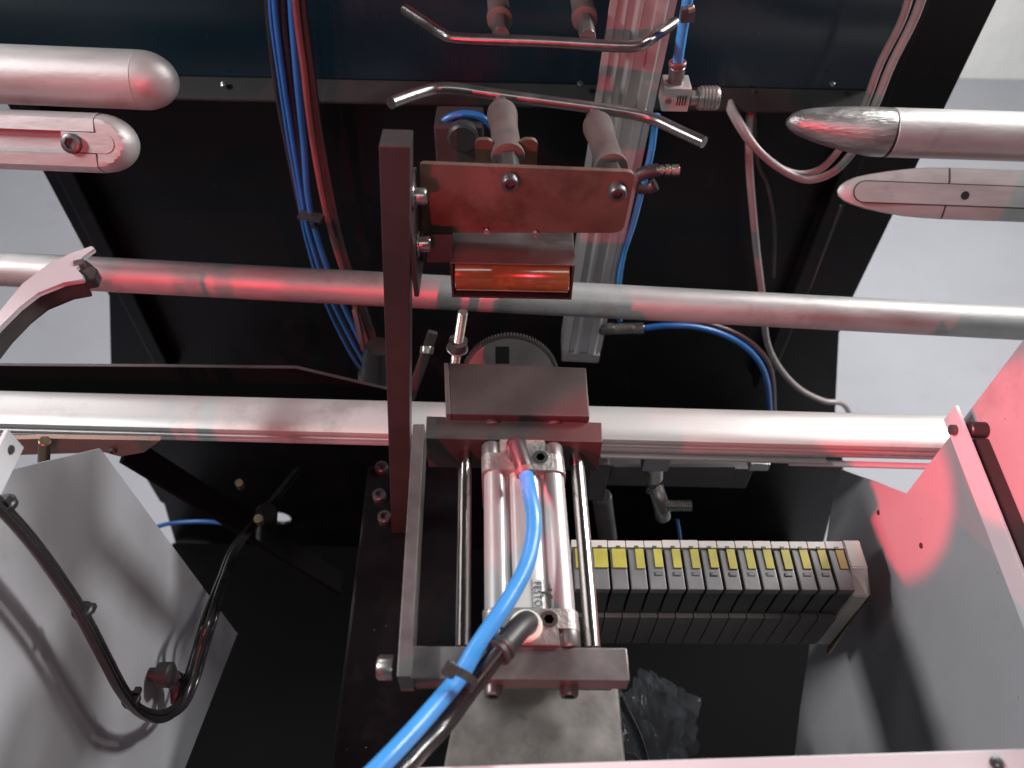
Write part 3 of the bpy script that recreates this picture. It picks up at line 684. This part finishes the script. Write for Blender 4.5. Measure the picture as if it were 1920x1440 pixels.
for i in range(-1, NV):
    u = i*pitch; gp = pitch*.10; dz = random.uniform(-.0003,.0003)
    va = obj('valve', vb(u+gp, u+pitch-gp*.3, 0, dep-strip, zv-.007, zv+dz, .0009), 'valve', vt)
    if i == NV-1:
        obj('tab', vb(u+pitch*.48, u+pitch*.92, dep-strip-.0165, dep-strip-.0006, zv, zv+.0011, .0003), 'ochre', va)
    else:
        u0 = .20 if i < 2 else .48
        obj('tab', vb(u+pitch*u0, u+pitch*(.96 if i < 2 else .93), dep-strip-.0165+random.uniform(-.0006,.0006), dep-strip-.0006, zv, zv+.0012, .0003), 'yellow', va)
    if 3 <= i < NV-1:
        yy = dep-strip-.0205
        obj('label_window', vb(u+pitch*.40, u+pitch*.80, yy-.002, yy+.001, zv-.0002, zv+.0006, .0002), 'valve_dark', va)
        obj('label_insert', vb(u+pitch*.47, u+pitch*.73, yy-.0013, yy+.0003, zv-.0002, zv+.0008, .0002), 'valve', va)
    obj('back_strip', vb(u+.0003, u+pitch-.0003, dep-strip+.0003, dep+random.uniform(-.0004,.0004), zv-.02, zv+.0015, .0004), 'valve_light', vt)
    obj('notch', vb(u+pitch*.45, u+pitch*.68, dep-strip-.0004, dep-strip+.0017, zv, zv+.0018, .0002), 'valve_dark', va)
    obj('lower_body', vb(u+gp, u+pitch-gp*.3, .0015, dep-strip, zv-.046, zv-.0072, .0006), 'valve_dark', vt)
    obj('sub_base', vb(u+.0004, u+pitch-.0004, -.002, dep, zv-.100, zv-.0465, .0006), 'valve_base', vt)
ue = NV*pitch
obj('end_plate', prism([V((vA.x,vA.y,0))+ux*(ue+.0005)-uy*(dep-a)+Z*b for a, b in ((dep+.001,zv+.002),(dep-.022,zv+.002),(dep-.028,zv-.006),(0,zv-.010),(-.002,zv-.10),(dep,zv-.10))], ux*.013, .0008), 'valve_light', vt)
obj('end_rail', prism([V((vA.x,vA.y,0))+ux*(ue+.0137)-uy*(dep-a)+Z*b for a, b in ((dep-.02,zv-.004),(0.002,zv-.012),(-.006,zv-.112),(-.001,zv-.112),(.006,zv-.02),(dep-.02,zv-.012))], ux*.002), 'brass', vt)

# drain fitting under the rail
df = thing('drain_fitting', 'metal elbow fitting with knurled nipple hanging under the rail', 'pipe fitting', P(1235, 960, y=.40))
c = P(1228, 858, y=.40)
obj('square_nut', aabox(c.x-.012, c.x+.012, .39, .412, c.z-.008, c.z+.012, .001), 'steel', df)
ca_, cb_ = P(1226, 872, y=.40), P(1226, 896, y=.40)
obj('collar_ring', cyl(ca_, cb_, .0085), 'zinc', df)
obj('ball_joint', lathe(P(1226,896,y=.40), -Z, [(0,.004),(.002,.006),(.006,.0065),(.010,.006),(.012,.004),(.016,.0045),(.022,.005)], 20), 'bolt', df)
obj('elbow', tube([P(1229,912,y=.40), P(1236,935,y=.39), P(1241,955,y=.385), P(1243,968,y=.385)], .0075, 18), 'steel', df)
A, B = P(1246, 948, y=.385), P(1297, 948, y=.385); pf = []; l = (B-A).length; k = 0
while k < l: pf += [(k,.0046),(k+.0012,.0058)]; k += .0024
obj('nipple', lathe(A, B-A, pf, 16), 'bolt_bright', df)
obj('thin_blue_hose', tube([P(1270,975,y=.41), P(1274,1000,y=.41), P(1278,1040,y=.41)], .0018), 'blue_shaded', label='thin blue hose stub below the drain fitting', cat='hose')
fb = thing('rail_stand', 'small dark foot block right of the guide rod under the rail', 'block', P(1125, 920, y=.40))
obj('block', aabox(P(1105,890,y=.4).x, P(1142,890,y=.4).x, .40, .42, P(1120,940,y=.40).z, P(1120,872,y=.40).z, .003), 'steel_dark', fb)
obj('post', cyl(P(1128,930,y=.41), P(1140,1010,y=.41), .010), 'bar_dark', fb)

# ================================================================== aluminium column
yc = .60
top, bot = P(1226, -60, y=yc), P(1090, 658, y=yc)
cl = thing('profile_column', 'upright grooved aluminium profile column behind the plate', 'column', bot)
w = .0445
pf = [(-w/2,0),(-w/2,-.030),(w/2,-.030),(w/2,0),(w/2-.006,.002),(w/2-.008,.0045),(.007,.0045),(.006,.002),(-.002,.002),(-.003,.0045),(-w/2+.016,.0045),(-w/2+.013,.001),(-w/2+.009,.001),(-w/2+.007,.003)]
d = (top-bot).normalized(); s = d.cross(-Y).normalized()
s = X - d*X.dot(d); s.normalize(); n = d.cross(s).normalized()
if n.y > 0: n = -n
bm = rings(nb(), [[bot+s*a+n*b for a, b in pf], [top+d*.2+s*a+n*b for a, b in pf]])
obj('profile', bm, 'alu_col', cl, smooth=25)
obj('end_cap', beam(bot-d*.0005-n*.012, bot-d*.014-n*.012, .043, .034, up=n), 'cast', cl)
obj('sensor_strip', beam(bot+d*.24-s*(w/2+.0035)+n*.002, top+d*.1-s*(w/2+.0035)+n*.002, .006, .003, up=n), 'alu_col', cl)
# regulator
rg = thing('pressure_regulator', 'small metal pressure regulator with ribbed grey knob beside the column', 'regulator', P(1265, 200, y=.57))
yq = .56; c = P(1266, 188, y=yq)
bd = obj('body', aabox(P(1243,188,y=yq).x, P(1294,188,y=yq).x, yq, yq+.022, P(1266,210,y=yq).z, P(1266,166,y=yq).z, .0015), 'alu', rg)
c = P(1253, 190, y=yq-.0003); obj('screw', socket_screw(c, -Y, .0028, .001), 'bolt_bright', bd)
A, B = P(1294, 184, y=yq+.01), P(1347, 184, y=yq+.01); l = (B-A).length
prf = [(0,.006),(l*.25,.006),(l*.27,.0085),(l*.95,.009),(l,.0082)]
obj('knob', lathe(A, B-A, prf, 20), 'cast', rg)
for k in range(5):
    obj('knob_rib', lathe(A, B-A, [(l*(.34+.12*k),.0089),(l*(.36+.12*k),.0095),(l*(.41+.12*k),.0095),(l*(.43+.12*k),.0089)], 20), 'cast', rg)
for i in range(4):
    p0 = P(1272+i*5, 180, y=yq-.0003); obj('stamp', beam(p0, p0-Z*.008, .0007, .0006), 'gap', bd)
A, B = P(1266, 164, y=yq+.01), P(1270, 124, y=yq+.01)
obj('stem', cyl(A, B, .0062), 'steel', rg); obj('red_collar', cyl(B, B+(B-A).normalized()*.004, .0068), 'red_hose', rg)
obj('blue_feed_hose', tube([P(1270,122,y=.57), P(1276,80,y=.57), P(1284,30,y=.57), P(1296,-40,y=.57)], .0040), 'blue', label='blue feed hose rising from the regulator stem', cat='hose')
hc_ = thing('hose_clip', 'dark clip on the blue feed hose at the top edge', 'clip', P(1288, 22, y=.565))
obj('band', beam(P(1276,28,y=.562), P(1302,26,y=.562), .006, .010), 'bolt', hc_); obj('screw', cyl(P(1290,18,y=.555), P(1302,14,y=.555), .0028), 'zinc', hc_)
obj('blue_drop_hose', tube([P(1232,215,y=.60), P(1227,240,y=.60), P(1220,290,y=.60), P(1205,350,y=.60), P(1187,420,y=.60), P(1168,480,y=.60), P(1160,540,y=.60), P(1162,600,y=.62)], .0030), 'blue', label='thin blue hose running down the right side of the column', cat='hose')
nf = thing('needle_valve', 'small dark needle valve with bright nuts right of the column', 'valve', P(1240, 325, y=.59))
obj('body', tube([P(1196,330,y=.59), P(1215,322,y=.59), P(1235,319,y=.59)], .006, 14), 'bar_dark', nf)
for a_, b_, r_ in ((1236,1244,.0045),(1247,1256,.0052),(1259,1273,.005)):
    obj('nut', hexbar(P(a_,319,y=.585), P(b_,319,y=.585), r_), 'zinc', nf)
obj('stem', cyl(P(1230,319,y=.585), P(1262,319,y=.585), .0028), 'zinc', nf)
obj('lower_arm', tube([P(1195,350,y=.60), P(1215,352,y=.60), P(1230,345,y=.60)], .006, 14), 'bar_dark', nf)
pf2 = thing('push_fitting', 'silver push-in fitting at the foot of the column with blue hose', 'pipe fitting', P(1160, 618, y=.60))
obj('body', hexbar(P(1126,617,y=.60), P(1150,617,y=.60), .007), 'steel', pf2); obj('barrel', cyl(P(1150,617,y=.60), P(1186,616,y=.60), .0062), 'zinc', pf2); obj('nut', hexbar(P(1186,616,y=.60), P(1206,616,y=.60), .0068), 'bolt_bright', pf2)
obj('blue_branch_hose', tube([P(1204,616,y=.60), P(1250,611,y=.60), P(1310,614,y=.605), P(1370,634,y=.61), P(1415,668,y=.62), P(1438,715,y=.63), P(1445,790,y=.65)], .0034), 'blue_shaded', label='blue hose bending right from the push-in fitting below the pipe', cat='hose')
obj('dark_red_hose', tube([P(1300,600,y=.62), P(1370,622,y=.62), P(1420,655,y=.63), P(1446,700,y=.64), P(1452,790,y=.66)], .0036), 'darkred_hose', label='dark red hose beside the bending blue hose below the pipe', cat='hose')

# ================================================================== hose bundle at upper left centre
def hose(name, label, m, pts, r, y=None, group=None, n=8):
    p = [P(*q[:2], y=(q[2] if len(q) > 2 else y)) for q in pts]
    return obj(name, tube(p, r, 12, n), m, label=label, cat='hose' if 'hose' in name else 'cable', group=group)
G1 = 'hoses of the bundle left of the square bar'
hose('bundle_hose', 'left bright blue hose of the hanging bundle', 'blue_shaded', [(512,-40),(518,40),(532,150),(550,270),(568,380),(580,440),(612,540),(660,640),(690,690)], .0026, .66, G1)
hose('bundle_hose', 'right bright blue hose of the hanging bundle', 'blue_shaded', [(545,-40),(549,40),(558,150),(570,270),(578,370),(594,440),(625,530),(672,630),(700,690)], .0034, .655, G1)
hose('bundle_hose', 'thin pale blue hose on the far left of the bundle', 'blue_shaded', [(505,-40),(509,40),(524,150),(542,270),(562,380),(572,440),(604,550),(650,650),(684,700)], .0018, .668, G1)
hose('bundle_hose', 'coral red hose of the hanging bundle', 'red_hose', [(551,-40),(558,40),(570,130),(580,220),(594,310),(612,400),(634,480),(668,580),(700,680)], .0030, .65, G1)
hose('bundle_hose', 'dark red hose on the right of the hanging bundle', 'darkred_hose', [(560,-40),(568,40),(582,140),(594,230),(610,320),(630,420),(652,500),(690,600),(715,690)], .0048, .66, G1)
hose('bundle_hose', 'black hose in the middle of the hanging bundle', 'black_hose', [(530,-40),(534,40),(546,150),(560,270),(573,380),(588,440),(618,540),(664,640),(694,700)], .0042, .664, G1)
hose('bundle_hose', 'black hose on the outer left of the hanging bundle', 'black_hose', [(500,-40),(507,60),(522,180),(545,300),(566,400),(580,460),(610,560),(655,655),(686,710)], .0034, .672, G1)
bt = thing('bundle_tie', 'dark cable tie around the hanging hose bundle', 'cable tie', P(582, 408, y=.65))
obj('band', beam(P(562,402,y=.652), P(606,410,y=.645), .012, .004), 'rubber', bt); obj('head', beam(P(584,420,y=.645), P(592,420,y=.645), .008, .007), 'rubber', bt)

# grey cables at right
G2 = 'grey cables hanging at right'
hose('grey_cable', 'grey printed cable, right one of the hanging pair', 'grey_cable', [(1738,-30),(1712,40),(1672,120),(1644,190),(1618,250),(1590,296),(1556,326),(1512,337),(1466,318),(1420,280),(1388,232,.68),(1370,195,.72),(1362,165,.75),(1358,140,.76)], .0038, .66, G2)
hose('grey_cable', 'grey cable, left one of the hanging pair', 'grey_cable', [(1712,-30),(1690,40),(1650,120),(1624,190),(1596,245),(1566,290),(1536,318),(1500,326),(1458,312),(1412,274),(1380,228,.69),(1364,195,.725),(1356,165,.752),(1352,140,.762)], .0034, .672, G2)
hose('grey_cable', 'single grey cable hanging down behind the round pipe at right', 'grey_cable', [(1408,150,.765),(1407,190,.75),(1405,230,.72),(1405,310,.70),(1412,400,.70),(1420,480,.70),(1430,560,.70),(1438,640,.70),(1462,690,.70),(1500,730,.70),(1545,752,.70),(1578,756,.71),(1592,775,.76),(1590,800,.80)], .0040, None, G2)
hose('thin_dark_cable', 'thin dark cable behind the single grey cable', 'bar_dark', [(1412,170),(1420,300),(1440,350),(1452,430),(1450,520)], .0022, .73)
obj('thin_rod', cyl(P(1576,385,y=.72), P(1518,540,y=.72), .0016), 'steel_dark', label='thin dark slanted rod beside the right frame edge', cat='rod')

# ================================================================== hoses on the left guard
XC = XL+.022
base = [(-60,890),(0,945),(60,1012),(110,1080),(152,1145),(196,1228),(232,1295),(266,1332),(305,1340),(338,1318),(360,1268),(378,1210),(396,1150)]
offs = [(-7,4,0),(0,-3,.004),(6,3,.002),(-2,8,.007)]
nm = ['outermost','upper','inner','lowest']
for k, (ox, oy, od) in enumerate(offs):
    pts = []
    for i, (px, py) in enumerate(base):
        f = 1+max(0, (i-7))*.22 if i < 11 else 1.6
        xx = XC+od+max(0, i-10)*.004
        pts.append(P(px+ox*f, py+oy*(f if 6 < i < 11 else 1), x=xx))
    for px, py, yy in ((418,1085,.30),(440,1030,.36),(472,985,.44),(520,930,.52),(560,880,.60)): pts.append(P(px+ox, py+oy*.5, y=yy))
    obj('guard_hose', tube(pts, .0024, 10, 6), 'black_hose', label=f'{nm[k]} black hose of the loop in front of the white left guard', cat='hose', group='black hoses along the left guard')
for (px, py, hx, hy, lb) in ((155, 1145, 172, 1140, 'middle'), (246, 1312, 258, 1296, 'lower'), (8, 946, 12, 938, 'upper')):
    c = P(px, py, x=XC+.003); t2 = thing('cable_tie', f'{lb} cable tie on the black hoses of the left guard', 'cable tie', c)
    q = (P(px+20, py+32, x=XC+.003)-c).normalized()
    obj('band', cyl(c-q*.0022, c+q*.0022, .0058), 'rubber', t2)
    h = P(hx, hy, x=XC+.006); obj('head', beam(h-q*.002, h+q*.002, .004, .005), 'rubber', t2)
kb = thing('knob_fitting', 'dark knob and elbow fitting fixed on the white left guard', 'pipe fitting', P(325, 1285, x=XL))
c = P(310, 1265, x=XL+.012)
obj('knob', lathe(V((XL,c.y,c.z)), X, [(0,.005),(.006,.005),(.007,.009),(.016,.0095),(.018,.007)], 20), 'rubber', kb)
obj('body', tube([P(318,1270,x=XL+.012), P(332,1285,x=XL+.013), P(335,1315,x=XL+.014)], .006, 14), 'bar_dark', kb)
obj('elbow', hexbar(P(325,1268,x=XL+.016), P(340,1276,x=XL+.016), .005), 'bolt', kb)
hose('blue_side_hose', 'blue hose emerging behind the white left guard', 'blue_shaded', [(270,1000),(290,989),(330,980),(390,978),(440,985),(480,998)], .0030, .52)

# ================================================================== clutter in the bottom of the machine
bm = nb(); bmesh.ops.create_icosphere(bm, subdivisions=5, radius=1)
c = P(1235, 1365, z=.72)
for v in bm.verts:
    n_ = noise.noise(v.co*2.3)*.5+noise.noise(v.co*5+V((3,1,2)))*.25+abs(noise.noise(v.co*9))*.15
    v.co = c+V((v.co.x*.027, v.co.y*.038, v.co.z*.014))*(1+n_)
obj('plastic_bag', bm, 'film', label='crumpled clear plastic bag lying low beside the steel housing', cat='bag')
hose('floor_cable', 'thin black cable hanging beside the plastic bag', 'black_hose', [(1160,1300,.16),(1178,1340,.16),(1200,1390,.15),(1218,1450,.14)], .0025)
